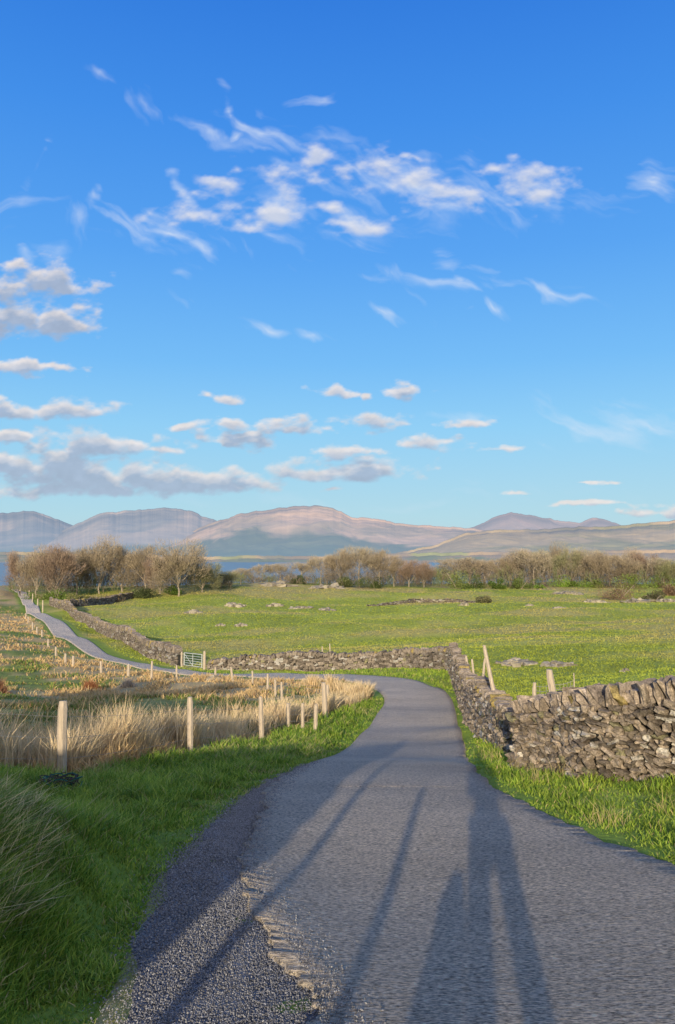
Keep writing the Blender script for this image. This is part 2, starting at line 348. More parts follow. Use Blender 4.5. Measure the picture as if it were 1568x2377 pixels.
cl=fbm(x*1.3,y*1.3,4,99);k=(rng.random(Ns)<sstep(.46,.62,cl+.07*nearr)*1.0+.05)&(y>6);x,y,cl,nearr=x[k],y[k],cl[k],nearr[k];N=len(x)
blades('dry_reeds',x,y,rng.uniform(.15,.85,N)*(.1+1.6*fbm(x/1.2,y/1.2,3,5))*(1-.2*sstep(14,30,y)+.3*nearr),.004+.0008*y,cmix(N,(.88,.68,.42),(.60,.48,.27),rng.random(N)),M_straw,.3,(.05,.05),label='tall pale dry reeds along the left fence line',cat='reeds')
x,y=samp(190000,-300,930,12,150);k=inpoly(x,y,PAST)&~inpoly(x,y,VERGE);x,y=x[k],y[k]
ws=straww(x,y);tf=fbm(x*.6,y*.6,4,61)
k=(rng.random(len(x))<.08+1.1*sstep(.42,.60,tf))&(dpoly(x,y,CEN)>2.0);x,y,ws,tf=x[k],y[k],ws[k],tf[k];N=len(x)
sel=rng.random(N)<ws*.85+.06
c=cmix(N,(.13,.20,.04),(.34,.38,.09),rng.random(N));c[sel]=cmix(N,(.76,.55,.28),(.54,.37,.17),rng.random(N))[sel];q=rng.random(N)<.06;c[q]=(.42,.24,.12)
blades('pasture_tussocks',x,y,np.where(sel,rng.uniform(.10,.42,N),rng.uniform(.08,.25,N))*(.1+1.6*(tf-.1)),.006+.0012*y,c,M_straw,.5,label='rough straw and green tussocks in the left pasture')
x,y=samp(200000,150,1700,16,230);k=~inpoly(x,y,PAST)&~inpoly(x,y,ROADPOLY)&~inpoly(x,y,RV);x,y=x[k],y[k];k=dpoly(x,y,CEN)>2.5;x,y=x[k],y[k];N=len(x)
c=groundcol(x,y)*rng.uniform(.82,1.18,N)[:,None]
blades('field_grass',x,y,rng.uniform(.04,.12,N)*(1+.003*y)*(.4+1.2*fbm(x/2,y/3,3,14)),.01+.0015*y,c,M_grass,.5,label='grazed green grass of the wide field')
# ---------- stone walls
def wall(label,path,h,thick=.5,sw=.26,sh=.12,seed=1,detail=1,cope=True,name='stone_wall',tone=(1,1,1),group=None,tiltm=.12,ck=1.0,rag=1.0):
    r=random.Random(seed);path=np.array(path,float);seg=np.linalg.norm(np.diff(path,axis=0),axis=1);cum=np.r_[0,np.cumsum(seg)];L=cum[-1]
    h=np.array(h if hasattr(h,'__len__') else [h]*len(path),float)
    f=lambda s:(np.interp(s,cum,path[:,0]),np.interp(s,cum,path[:,1]),np.interp(s,cum,h)*(1+rag*(.10*(vnoise(s*.7,s*0,seed)-.5)+.16*(vnoise(s*.23,s*0+5,seed)-.5))))
    S=[]
    hm=h.max()*1.15
    for side in(-1,1):
        z=0.
        while z<hm:
            ch=sh*r.uniform(.6,1.4);s=r.uniform(-.1,.1)
            while s<L:
                w=sw*r.uniform(.45,1.7)
                S.append((min(s+w/2,L),z+ch/2+r.uniform(-.3,.3)*sh,w,ch*r.uniform(.8,1.35),side));s+=w
            z+=ch
    # end faces
    S=np.array(S);x,y,hh=f(S[:,0]);k=S[:,1]<hh-.03;S,x,y,hh=S[k],x[k],y[k],hh[k]
    x2,y2,_=f(np.minimum(S[:,0]+.2,L));x1,y1,_=f(np.maximum(S[:,0]-.2,0));tx,ty=x2-x1,y2-y1;l=np.hypot(tx,ty)+1e-9;tx/=l;ty/=l
    gz=H(x,y);N=len(S)
    off=S[:,4]*(thick/2*(1.1-.3*S[:,1]/hm)-.08)+rng.normal(0,.03,N)
    Cn=np.c_[x-ty*off,y+tx*off,gz+S[:,1]-.08]
    Sz=np.c_[S[:,2]*.96,np.full(N,.24)*rng.uniform(.8,1.25,N),S[:,3]*.96]
    base=np.array([.335,.275,.215])*np.array(tone)
    br=rng.uniform(.38,1.2,N)[:,None];cols=base*br
    q=rng.random(N)<.10;cols[q]=np.array([.50,.46,.40])*np.array(tone);q=rng.random(N)<.06;cols[q]=np.array([.24,.22,.13])
    tm,tf=(V26,F26) if detail==2 else (T8,F8)
    o0=empty(name,(path[0][0],path[0][1],float(H(path[0][0],path[0][1])[0])),label,'stone wall',group);o=np.array(o0.location)
    v,fc,c=stones_mesh(Cn-o,Sz,cols,tm,tf,np.arctan2(ty,tx)+rng.normal(0,.09,N),rng.normal(0,tiltm,N)-tiltm*.6,.24)
    ns=max(2,int(L/.5)+1);ss=np.linspace(0,L,ns);cx,cy,ch=f(ss);x2,y2,_=f(np.minimum(ss+.2,L));x1,y1,_=f(np.maximum(ss-.2,0));tx,ty=x2-x1,y2-y1;l=np.hypot(tx,ty)+1e-9;tx/=l;ty/=l;gz=H(cx,cy);w=thick*.30
    cv=np.stack([np.c_[cx-ty*w,cy+tx*w,gz-.2],np.c_[cx-ty*w,cy+tx*w,gz+ch-.12],np.c_[cx+ty*w,cy-tx*w,gz+ch-.12],np.c_[cx+ty*w,cy-tx*w,gz-.2]],1).reshape(-1,3)-o
    b=(np.arange(ns-1)*4)[:,None];cf=np.vstack([b+np.array([[0,4,5,1]]),b+np.array([[1,5,6,2]]),b+np.array([[2,6,7,3]]),np.array([[0,1,2,3],[ns*4-1,ns*4-2,ns*4-3,ns*4-4]])])
    mk('wall_face',np.vstack([v,cv]),[np.vstack([fc,cf+len(v)])],M_stone,o0,np.vstack([c,np.full((len(cv),3),.035)]))
    if cope:
        S=[];s=0.
        while s<L:
            w=sw*r.uniform(.3,.8);S.append((s+w/2,w,sh*r.uniform(1.4,3.3)*ck));s+=w*r.uniform(.9,1.25)
        S=np.array(S);x,y,hh=f(S[:,0]);x2,y2,_=f(np.minimum(S[:,0]+.2,L));x1,y1,_=f(np.maximum(S[:,0]-.2,0));tx,ty=x2-x1,y2-y1;N=len(S)
        Cn=np.c_[x,y,H(x,y)+hh-.08+S[:,2]*.34]-o;Sz=np.c_[S[:,1],thick*rng.uniform(.7,1.05,N),S[:,2]]
        cols=base*rng.uniform(.6,1.3,N)[:,None];q=rng.random(N)<.07;cols[q]=np.array([.36,.28,.11])
        v,fc,c=stones_mesh(Cn,Sz,cols,tm,tf,np.arctan2(ty,tx)+rng.normal(0,.14,N),rng.normal(.42,.26,N),.24)
        mk('coping',v,fc,M_stone,o0,c)
    return o0
def XYp(*a): return P(*a)[:2]
near=[(3.24,13.55),(3.75,12.6),XYp(1390,1805,11.7),XYp(1568,1800,10.9),(6.4,9.8),(8.5,8.0),(11,6.5)]
wall('tall weathered drystone wall with slanted coping nearest on the right',near,[1.05,1.10,1.15,1.20,1.22,1.25,1.25],.6,.14,.06,3,2,tiltm=.3,ck=1.9)
low=[(3.78,15.6),(3.8,16.6),XYp(1170,1742,18.5),XYp(1118,1695,23),XYp(1095,1662,28),XYp(1075,1620,36),XYp(1062,1590,43),XYp(1050,1556,51)]
wall('tumbled dark drystone wall running downhill beside the right side of the lane',low,[.35,.7,1.1,1.35,1.3,1.35,1.4,1.4],.5,.19,.085,5,2,tiltm=.25,tone=(.85,.87,.92),rag=1.8)
wall('long low drystone wall across the field foot behind the bend',[XYp(1048,1552,52.5),XYp(950,1552,56),XYp(850,1556,58),XYp(700,1559,60),XYp(600,1558,61.5),XYp(486,1556,62)],[1.45,1.3,1.2,1.15,.9,.7],.6,.28,.13,6,1,tone=(.78,.80,.86),tiltm=.3,rag=1.8)
wall('drystone wall climbing left from the metal gate beside the far lane',[XYp(418,1547,68),XYp(370,1530,74),XYp(320,1513,83),XYp(250,1476,103),XYp(190,1440,128),XYp(150,1416,152),XYp(118,1408,168)],1.3,.6,.4,.18,7,1,tone=(.78,.80,.86),rag=1.5)
wall('dark drystone wall edging the field below the left trees',[XYp(150,1416,153),XYp(200,1412,160),XYp(290,1392,185),XYp(345,1378,200)],1.2,.6,.45,.22,8,1,tone=(.55,.57,.62))
wall('broken line of grey stone wall crossing the middle of the green field',[XYp(855,1402,165),XYp(960,1392,178),XYp(1050,1392,178),XYp(1110,1396,172)],[.5,1.0,.9,.4],.8,.5,.22,9,1,cope=False,tone=(.7,.72,.75))
def spos(s,y): return ((s+y*math.sin(SA))/math.cos(SA),y)
b1=[spos(-1.72,-1.6),spos(-6,-1.7),spos(-11,-1.8),spos(-20,-2)]
hb=[.26-float(H(*p)[0]) for p in b1];hb[0]+=.15
wall('drystone wall beside the bank at the left behind the viewpoint',b1,hb,.5,.3,.14,10,1)
# ---------- posts and fences
def postmesh(mb,h,r,seed,base=(0,0,0),lean=(0,0),square=False):
    q=random.Random(seed);k=7;pts=[];rs=[]
    for i,t in enumerate((-.15,0,.3,.6,.9,1.0)):
        pts.append((base[0]+lean[0]*t*h+q.uniform(-.006,.006),base[1]+lean[1]*t*h+q.uniform(-.006,.006),base[2]+t*h));rs.append(r*(1.08-.12*t)*q.uniform(.94,1.05)*(.8 if t==1 else 1))
    mb.tube(pts,rs,k)
def fence(label,posts,wires=(.35,.7,1.0),wr=.004,name='wire_fence',netting=False):
    x0,y0=posts[0][0],posts[0][1];z0=float(H(x0,y0)[0]);e=empty(name,(x0,y0,z0),label,'fence')
    tops=[]
    for i,p in enumerate(posts):
        x,y,h,r=p[:4];lean=p[4] if len(p)>4 else (random.uniform(-.03,.03),random.uniform(-.03,.03))
        z=float(H(x,y)[0]);mb=MB();postmesh(mb,h,r,i*7+int(abs(x)*10));mb.V=[np.array(v) for v in mb.V]
        for v in mb.V: v[:,0]+=lean[0]*np.maximum(v[:,2],0);v[:,1]+=lean[1]*np.maximum(v[:,2],0)
        mb.build('post',M_wood,e,loc=(x-x0,y-y0,z-z0));tops.append((x-x0,y-y0,z-z0,h,lean))
    mb=MB();ok=False
    for a,b in zip(tops[:-1],tops[1:]):
        for w in wires:
            ha=min(w,a[3]*.95);hb_=min(w,b[3]*.95);pts=[]
            for t in np.linspace(0,1,5):
                pts.append((a[0]*(1-t)+b[0]*t+(a[4][0]*ha*(1-t)+b[4][0]*hb_*t),a[1]*(1-t)+b[1]*t,(a[2]+ha)*(1-t)+(b[2]+hb_)*t-.04*math.sin(math.pi*t)))
            mb.tube(pts,wr,4);ok=True
        if netting:
            L=math.hypot(a[0]-b[0],a[1]-b[1]);nv=max(2,int(L/.15))
            for q in range(nv):
                t=q/nv;X_=a[0]*(1-t)+b[0]*t;Y_=a[1]*(1-t)+b[1]*t;Z_=a[2]*(1-t)+b[2]*t
                mb.tube([(X_,Y_,Z_+.02),(X_,Y_,Z_+max(wires))],wr*.8,4)
    if ok: mb.build('wire',M_wire,e)
    return e
def pp(px,py,d,top,r=.05,lean=None):
    x,y,z=P(px,py,d);h=max(P(px,top,d)[2]-float(H(x,y)[0]),.8);return (x,y,h,r)+((lean,) if lean else ())
fence('near roadside fence of four tall grey posts along the left verge',[(-6.6,7.6,1.15,.06),pp(143,1815,11.3,1627,.068,(.0,0)),pp(443,1752,16,1618,.06,(-.02,0)),pp(608,1720,20.8,1617,.062,(-.03,0)),pp(756,1664,26.8,1584,.085,(-.05,0))],wires=(.3,.6,.9),wr=.0022)
fence('short row of three low stakes beside the reeds left of the lane',[pp(669,1697,23.5,1640,.06),pp(703,1700,22.8,1655,.05),pp(732,1700,22.5,1645,.055,(.04,0))],wires=(.3,.5),wr=.003)
fence('fence curving behind the reeds on the inside of the bend',[pp(762,1640,30,1590,.06),pp(655,1630,33,1612,.05),pp(640,1625,35,1598,.05),pp(622,1610,38,1564,.06),pp(587,1600,41,1570,.05),pp(541,1582,46,1548,.07,(-.12,0)),pp(500,1580,48,1560,.06),pp(410,1580,50,1553,.06),pp(352,1580,47,1534,.07)],wr=.004)
pl=[]
for px,py,d,hp in((298,1578,52,1553),(235,1572,56,1548),(170,1566,58,1544),(152,1565,60,1543),(130,1530,70,1506),(112,1512,78,1490),(98,1488,88,1468),(86,1474,96,1455),(76,1462,104,1444),(66,1449,115,1432),(60,1440,125,1423)): pl.append(pp(px,py,d,hp,.09))
fence('line of small pale posts stepping up the left pasture beside the far lane',pl,wr=.005)
fence('pale posts along the right edge of the lane at its far crest',[pp(100,1412,150,1393,.12),pp(88,1408,158,1390,.12),pp(76,1395,175,1378,.12),pp(68,1385,195,1370,.12)],wires=(.9,),wr=.006)
pl=[]
for px,py,d,hp in((372,1530,75,1503),(330,1514,84,1492),(300,1500,91,1479),(262,1482,101,1464),(232,1464,112,1448),(205,1446,122,1430)): pl.append(pp(px,py,d,hp,.08))
fence('thin posts rising behind the wall that climbs left of the gate',pl,wr=.005)
fence('leaning grey fence posts behind the tumbled wall right of the lane',[pp(1066,1550,54,1503,.08,(-.05,0)),pp(1092,1600,36,1522,.06,(-.1,0)),pp(1105,1610,33,1530,.05,(-.08,0)),pp(1116,1620,31,1528,.05,(.1,0)),pp(1168,1660,20,1500,.055,(-.18,.1))],wires=(.5,.8,1.1,1.3),wr=.004)
fence('short posts with square wire netting behind the near wall',[pp(1240,1690,17,1584,.045,(.02,0)),pp(1302,1690,16.5,1554,.08,(-.14,0)),pp(1335,1690,17,1562,.014,(0,0))],wires=(.5,.65,.8,.95,1.1,1.2,1.3),wr=.005,netting=True)
for px,top,lab in((750,1500,'small pale stake showing above the long wall, middle of the three'),(738,1507,'small pale stake showing above the long wall, leftmost of the three'),(768,1494,'dark forked stake showing above the long wall, rightmost of the three')):
    x,y,_=P(px,1540,64);z=float(H(x,y)[0]);mb=MB();h=P(px,top,64)[2]-z;postmesh(mb,h,.05,px,lean=(-.06,0));tag(mb.build('fence_post',M_wood,loc=(x,y,z)),lab,'post')
x,y,_=P(340,1375,205);mb=MB();postmesh(mb,1.5,.12,3);tag(mb.build('fence_post',M_wood,loc=(x,y,float(H(x,y)[0]))),'pale post at the top end of the dark wall below the left trees','post')
# gate
ga=P(427,1553,66.5);gb=P(470,1553,62.6);gax,gay=ga[:2];gbx,gby=gb[:2];za=float(H(gax,gay)[0]);zb=float(H(gbx,gby)[0])
e=empty('field_gate',(gax,gay,za),'metal five-bar field gate between the two stone walls at the bend','gate')
def gp(t,h): return (t*(gbx-gax),t*(gby-gay),t*(zb-za)+h)
mb=MB();mb.tube([gp(.02,.15),gp(.02,1.2)],.035,6);mb.tube([gp(.98,.15),gp(.98,1.2)],.035,6);mb.tube([gp(.02,1.2),gp(.98,1.2)],.035,6);mb.tube([gp(.02,.18),gp(.98,.18)],.03,6);mb.build('frame',M_gate,e)
for hh in(.38,.58,.78,.98):
    mb=MB();mb.tube([gp(.02,hh),gp(.98,hh)],.022,6);mb.build('bar',M_gate,e)
mb=MB();mb.tube([gp(.5,.18),gp(.5,1.2)],.022,6);mb.tube([gp(.02,1.15),gp(.5,.2)],.02,6);mb.build('brace',M_gate,e)
for px,d,top,lab in((422,67.2,1513,'pale wooden gatepost at the left end of the metal gate'),(475,62.2,1511,'stout pale gatepost at the right end of the metal gate')):
    x,y,_=P(px,1553,d);z=float(H(x,y)[0]);mb=MB();postmesh(mb,P(px,top,d)[2]-z,.11 if px>450 else .08,px);tag(mb.build('gate_post',M_wood,loc=(x,y,z)),lab,'gatepost')
for s,top,lab in((-.60,.0,'round wooden post standing behind the viewpoint nearest the lane'),(-1.36,.30,'taller wooden post standing behind the viewpoint next to the wall')):
    x,y=spos(s,-1.6);z=float(H(x,y)[0]);mb=MB();postmesh(mb,top-z,.045,int(abs(s*100)));tag(mb.build('fence_post',M_wood,loc=(x,y,z)),lab,'post')
# ---------- rocks
def outcrop(px,py,d,w,h,label,k=26,flat=.5):
    x,y,_=P(px,py,d);z=float(H(x,y)[0]);xs=np.clip(rng.normal(0,w*.22,k),-w*.4,w*.4);ys=np.clip(rng.normal(0,w*.16,k),-w*.3,w*.3);zs=H(x+xs,y+ys)-z
    f_=np.exp(-(xs/(w*.4))**2);sz=np.c_[rng.uniform(.4,.9,k)*w*.34,rng.uniform(.4,.9,k)*w*.28,h*f_*rng.uniform(.6,1.5,k)+.1]
    v,f,c=stones_mesh(np.c_[xs,ys,zs+sz[:,2]*.05],sz,np.array([.38,.34,.27])*rng.uniform(.5,1.15,k)[:,None],V26,F26,rng.uniform(0,3,k),rng.normal(0,.25,k),.25)
    tag(mk('rock_outcrop',v,f,M_rock,col=c,loc=(x,y,z)),label,'rock','rock outcrops in the green field')
for a in[(450,1425,148,3.4,.9,'small grey rock outcrop leftmost in the green field'),(545,1408,165,4.5,.8,'low grey outcrop left of centre below the field crest'),(640,1408,165,4,.7,'patch of low pale rocks in the middle left of the field'),(700,1412,160,5,.6,'flat scatter of pale rocks just left of the field middle'),(760,1418,155,4,.5,'flat grey rocks right beside the middle scatter in the field'),(512,1450,120,1.6,.5,'small dark rock alone in the lower left of the field'),(560,1452,119,2.2,.4,'thin line of stones in the lower left field'),
(1080,1411,152,2.6,.7,'pale boulder patch right of the broken field wall'),(1230,1420,148,2,.5,'small pale rock in the right part of the field'),(1300,1430,140,2.5,.3,'faint low rocks in the right part of the field'),(1380,1405,165,6,.8,'long pale outcrop left of the brown bush at right'),(1480,1404,166,8,.8,'long pale outcrop below the brown bush at right'),(1545,1402,170,5,.8,'pale outcrop at the right edge of the field'),
(1452,1560,44,.8,.35,'rounded pale boulder just beyond the near wall'),(1290,1545,50,2.6,.35,'broken pale stones in grass beyond the near wall'),(1200,1540,53,2.4,.35,'line of half buried stones beyond the leaning posts'),
(650,1361,232,12,1.3,'rocky knoll on the field crest left of centre'),(760,1364,228,12,1.2,'low rocks on the field crest at centre'),(1320,1378,205,8,.9,'pale rocks on the crest below the green bush'),(498,1582,47,1.2,.4,'pale stones on the inner verge by the bend')]: outcrop(*a)
# ---------- leaf shrubs
def leafcloud(mb,c0,sz,N,ls,ca,cb,seed):
    r=np.random.default_rng(seed);nl=9
    lob=r.normal(0,.42,(nl,3));lob[:,2]=np.abs(lob[:,2])*.9;lr=r.uniform(.3,.55,nl)
    q=r.integers(0,nl,N);v=r.normal(0,1,(N,3));v/=np.linalg.norm(v,axis=1)[:,None];p=lob[q]+v*(lr[q]*r.random(N)**.3)[:,None]
    p[:,2]=np.abs(p[:,2]);p=p*np.array(sz)*np.array([.55,.55,.75])+np.array(c0)
    d1=r.normal(0,1,(N,3));d1/=np.linalg.norm(d1,axis=1)[:,None];d2=r.normal(0,1,(N,3));d2-=d1*(d1*d2).sum(1)[:,None];d2/=np.linalg.norm(d2,axis=1)[:,None]
    s=(ls*r.uniform(.5,1.4,N))[:,None]
    V=np.stack([p+d1*s,p-d1*s*.5+d2*s*.7,p-d1*s*.5-d2*s*.7],1).reshape(-1,3)
    cl=r.uniform(.5,1.2,nl)[q];t=r.random(N);c=(np.array(ca)[None]*(1-t[:,None])+np.array(cb)[None]*t[:,None])*cl[:,None]
    mb.add(V,np.arange(N*3).reshape(-1,3),np.repeat(c,3,0))
def shrubxy(x,y,w,h,ca,cb,label,seed,cat='bush',name='shrub',N=2600,ls=.16):
    z=float(H(x,y)[0]);e=empty(name,(x,y,z),label,cat)
    mb=MB();leafcloud(mb,(0,0,.1),(w,w*.8,h),N,ls,ca,cb,seed);mb.build('crown',M_leaf,e)
    mb=MB();r=random.Random(seed)
    for i in range(5):
        a=r.uniform(0,6.28);mb.tube([(0,0,-.1),(math.cos(a)*w*.15,math.sin(a)*w*.15,h*.3),(math.cos(a)*w*.3,math.sin(a)*w*.3,h*.6)],[.1,.07,.03],5)
    mb.build('trunk',M_bark,e)
def shrub(px,py,d,*a,**k): shrubxy(*P(px,py,d)[:2],*a,**k)
GA,GB=(.10,.17,.03),(.22,.32,.06);BA,BB=(.22,.14,.09),(.36,.25,.16)
shrub(132,1372,185,8,4.6,(.09,.14,.03),(.20,.27,.06),'dark green gorse bush below the left trees',1)
shrub(410,1372,195,5,2.6,GA,(.16,.24,.05),'small green bush under the round bare tree',2)
shrub(1315,1350,240,9,4.5,(.20,.32,.05),(.34,.50,.09),'bright green bush on the crest at the right',3)
shrub(1470,1352,240,10,6,(.18,.26,.05),(.32,.42,.09),'green bush in the wood near the right edge',4)
shrub(1440,1398,178,10,5.6,BA,BB,'rounded red brown bare bush on the right of the field',5,N=3500,ls=.12)
shrub(1520,1398,172,6,2.4,(.10,.11,.05),(.2,.18,.1),'low dark shrub at the right beside the brown bush',6)
shrub(1160,1368,225,6,3,GA,GB,'small green bush at the field top right of centre',7)
shrub(1255,1366,230,3.5,2,GA,GB,'tiny dark green bush alone on the field top',8)
shrub(1125,1400,165,4.5,1.8,(.2,.2,.1),(.3,.28,.15),'olive bush at the right end of the broken field wall',9)
shrub(1560,1385,190,6,5,BA,BB,'brown bush cut by the right edge',10)
shrub(1330,1356,240,5,2.6,GA,GB,'dark bush right beside the bright green bush',11)
shrub(240,1400,178,7,2.4,(.2,.15,.1),(.32,.25,.15),'brown scrub on the dark wall below the left trees',12)
shrub(180,1400,172,6,2.6,(.16,.17,.06),(.28,.28,.1),'olive brown scrub left of the dark wall by the far lane',13)
shrub(870,1362,236,7,4.5,(.08,.12,.04),(.17,.21,.07),'dark green holly bush under the middle trees',14)
shrub(690,1350,245,4,4,(.09,.12,.05),(.16,.2,.08),'small dark evergreen among the gap trees',15)
shrub(1060,1345,240,10,8,(.20,.26,.07),(.34,.40,.13),'olive green willow bush at the start of the right wood',16)
shrub(1100,1350,240,8,5,(.10,.16,.04),(.22,.30,.07),'green bush under the first trees of the right wood',17)
shrub(1385,1352,241,9,6,(.16,.22,.05),(.30,.36,.09),'olive bush among the trees near the right end of the wood',18)
shrub(800,1360,236,7,4,(.10,.13,.05),(.2,.22,.08),'olive bush at the left foot of the middle trees',19)
shrub(1210,1352,240,8,5,(.12,.17,.04),(.24,.31,.08),'green bush left of centre at the foot of the right wood',20)
shrub(1540,1350,240,9,6,(.16,.22,.05),(.30,.38,.1),'green bush at the right end of the wood',21)
shrub(330,1372,190,7,3.4,(.08,.11,.04),(.17,.2,.08),'dark evergreen bush at the foot of the left clump',24)
shrubxy(-18.5,-10.5,8,2.6,GA,GB,'wide added bush shading the pasture from the knoll behind the viewpoint, farther from the lane',22,N=4000,ls=.2)  # unseen bushes added to throw shade over the left pasture
shrubxy(-12.3,-9.5,6.5,2.8,GA,GB,'added bush shading the pasture from the knoll behind the viewpoint, nearer the lane',23,N=4000,ls=.2)
# ---------- bare trees
def make_tree(seed,h,cw,trunk_h,limbs=5,tw=.05,twc=((.42,.31,.22),(.30,.21,.15)),low=.12,NT=5200):
    r=random.Random(seed);rg=np.random.default_rng(seed);segs=[]
    def nrm(v): return v/np.linalg.norm(v)
    def grow(p,d,l,rad,lev):
        pts=[p]
        for k in range(3):
            d=nrm(d+np.array([r.gauss(0,.16),r.gauss(0,.16),r.gauss(0,.08)+.07]));p=p+d*l/3;pts.append(p)
        r1=rad*.55;segs.append((pts,[rad,rad*.85,rad*.7,r1],lev))
        if lev>=3: return
        for k in range(r.choice((3,4,4)) ):
            b=pts[-1] if k<2 else pts[r.randint(1,2)]
            a=r.uniform(0,6.28);o=np.array([math.cos(a),math.sin(a),r.uniform(-.1,.5)])
            grow(b,nrm(d+o*r.uniform(.5,1.0)),l*r.uniform(.6,.82),r1*r.uniform(.6,.85),lev+1)
    th=trunk_h;tp=[np.array([0,0,-.03])]+[np.array([r.gauss(0,.01),r.gauss(0,.01),th*2*t]) for t in(.33,.66,1)]
    segs.append((tp,[.020,.016,.013,.010],0))
    for k in range(limbs+2):
        a=6.28*k/limbs+r.uniform(-.4,.4);st=tp[-1]*r.uniform(.35,1)
        grow(st,nrm(np.array([math.cos(a)*.75,math.sin(a)*.75,r.uniform(.3,1.5)])),.2*r.uniform(.8,1.2),.0085,1)
    allp=np.array([p for s in segs for p in s[0]]);zm=allp[:,2].max()+.04;xm=np.percentile(np.abs(allp[:,:2]).max(1),97)+.05
    S=np.array([cw/2/xm*.9,cw/2/xm*.9,h/zm*.95])
    mb=MB();mb2=MB();tips=[]
    for pts,rs,lev in segs:
        if lev<=2: mb.tube([p*S for p in pts],[max(q*h,.025) for q in rs],6 if lev==0 else 4,cap=False)
        else:
            mb2.tube([pts[0]*S,pts[-1]*S],[.045,.025],3,c=twc[0],cap=False);tips.append(pts[2]*S)
    tips=np.array(tips)
    nl=18;la=rg.uniform(0,6.28,nl);lz=rg.uniform(.1,.82,nl);lrad=np.sqrt(np.clip(1-((lz-.36)/.6)**2,0.05,1))*.66
    lob=np.c_[np.cos(la)*lrad*cw/2,np.sin(la)*lrad*cw/2,(low+(1-low)*lz)*h];lr=rg.uniform(.13,.26,nl)*cw
    q=rg.integers(0,nl,NT);v=rg.normal(0,1,(NT,3));v/=np.linalg.norm(v,axis=1)[:,None];p1=lob[q]+v*(lr[q]*rg.random(NT)**.45)[:,None]
    q2=rg.integers(0,len(tips),NT);p2=tips[q2]+rg.normal(0,.35,(NT,3))
    B=np.vstack([p1,p2]);B=B[(B[:,2]>low*h)&(B[:,2]<h*1.01)]
    cen=np.array([0,0,h*.25]);D=B-cen;D/=np.linalg.norm(D,axis=1)[:,None];D+=rg.normal(0,.5,D.shape);D[:,2]+=.35;D/=np.linalg.norm(D,axis=1)[:,None]
    Ln=rg.uniform(.35,1.0,(len(B),1));sd=np.cross(D,rg.normal(0,1,D.shape));sd/=np.linalg.norm(sd,axis=1)[:,None]
    Vt=np.stack([B+sd*tw/2,B-sd*tw/2,B+D*Ln],1).reshape(-1,3);N=len(B);t=rg.random(N)[:,None];c=np.array(twc[0])*(1-t)+np.array(twc[1])*t
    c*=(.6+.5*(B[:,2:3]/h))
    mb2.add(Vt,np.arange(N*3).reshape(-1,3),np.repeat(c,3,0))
    e=empty('bare_tree',(0,0,0));mb.build('trunk',M_bark,e);mb2.build('crown',M_twig,e);return e
tan=((.43,.35,.25),(.28,.235,.17));pale=((.48,.41,.30),(.33,.28,.21));red=((.36,.265,.20),(.27,.20,.15));olv=((.36,.35,.19),(.26,.26,.14))
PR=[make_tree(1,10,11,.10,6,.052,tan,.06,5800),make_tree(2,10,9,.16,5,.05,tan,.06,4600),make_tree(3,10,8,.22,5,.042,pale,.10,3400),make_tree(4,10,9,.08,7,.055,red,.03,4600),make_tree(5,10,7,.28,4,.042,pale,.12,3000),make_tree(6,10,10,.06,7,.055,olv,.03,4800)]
used=set()
def put(pi,px,top,base,d,wpx,label,group):
    x,y,_=P(px,base,d);z=float(H(x,y)[0]);h=P(px,top,d)[2]-z;src=PR[pi]
    if pi in used:
        e=src.copy();COL.objects.link(e)
        for c_ in list(src.children):
            cc=c_.copy();COL.objects.link(cc);cc.parent=e
    else: e=src;used.add(pi)
    w0=[11,9,8,9,7,10][pi];sx=wpx/F*d/w0
    e.location=(x,y,z);e.scale=(sx,sx,h/10);e.rotation_euler=(0,0,random.uniform(0,6.28));tag(e,label,'tree',group)
GL='bare trees in the left clump';GM='bare trees in the middle of the belt';GRR='bare trees of the right wood'
LT=[(3,48,1276,1372,205,75,'low reddish bare tree at the left end of the clump above the loch'),(0,86,1268,1372,195,100,'dense bare tree second from the left end of the left clump'),(3,130,1260,1374,192,110,'dark brown bare tree behind the dark green gorse bush'),(1,178,1264,1368,205,95,'bare tree just right of the gorse bush in the left clump'),
(0,232,1246,1372,205,120,'tallest bare tree in the middle of the left clump'),(1,285,1260,1372,208,100,'bare tree right of the tallest in the left clump'),(1,335,1258,1372,205,100,'bare tree left of the big round crown'),(0,415,1254,1375,192,150,'big round crowned bare tree standing at the right of the left clump'),(3,372,1283,1372,200,80,'small bare tree tucked left under the big round crown'),
(5,470,1296,1370,200,90,'dark low tree right of the big round crown'),(5,515,1320,1366,215,90,'low dark scrubby tree sloping away from the left clump')]
for a in LT: put(*a,GL)
MT=[(2,560,1316,1352,250,58,'smallest thin bare tree in the gap showing the loch'),(2,610,1306,1352,250,60,'thin bare tree left in the gap showing the loch'),(2,650,1304,1352,250,62,'thin bare tree right in the gap showing the loch'),(4,700,1301,1352,250,64,'slim bare tree just left of the middle wood'),(2,745,1284,1358,245,80,'leftmost pale tree of the middle wood'),(1,790,1270,1362,240,95,'tall pale tree with bare trunk in the middle wood'),(2,835,1262,1362,240,98,'tallest spreading tree of the middle wood'),(1,880,1270,1362,242,80,'tall slim tree right in the middle wood'),(1,915,1284,1362,244,70,'rounded bare tree at the right of the middle wood'),(3,950,1296,1362,240,64,'dark red birch tree, left of two'),(3,985,1300,1362,240,64,'dark red birch tree, right of two')]
for a in MT: put(*a,GM)
kk=0
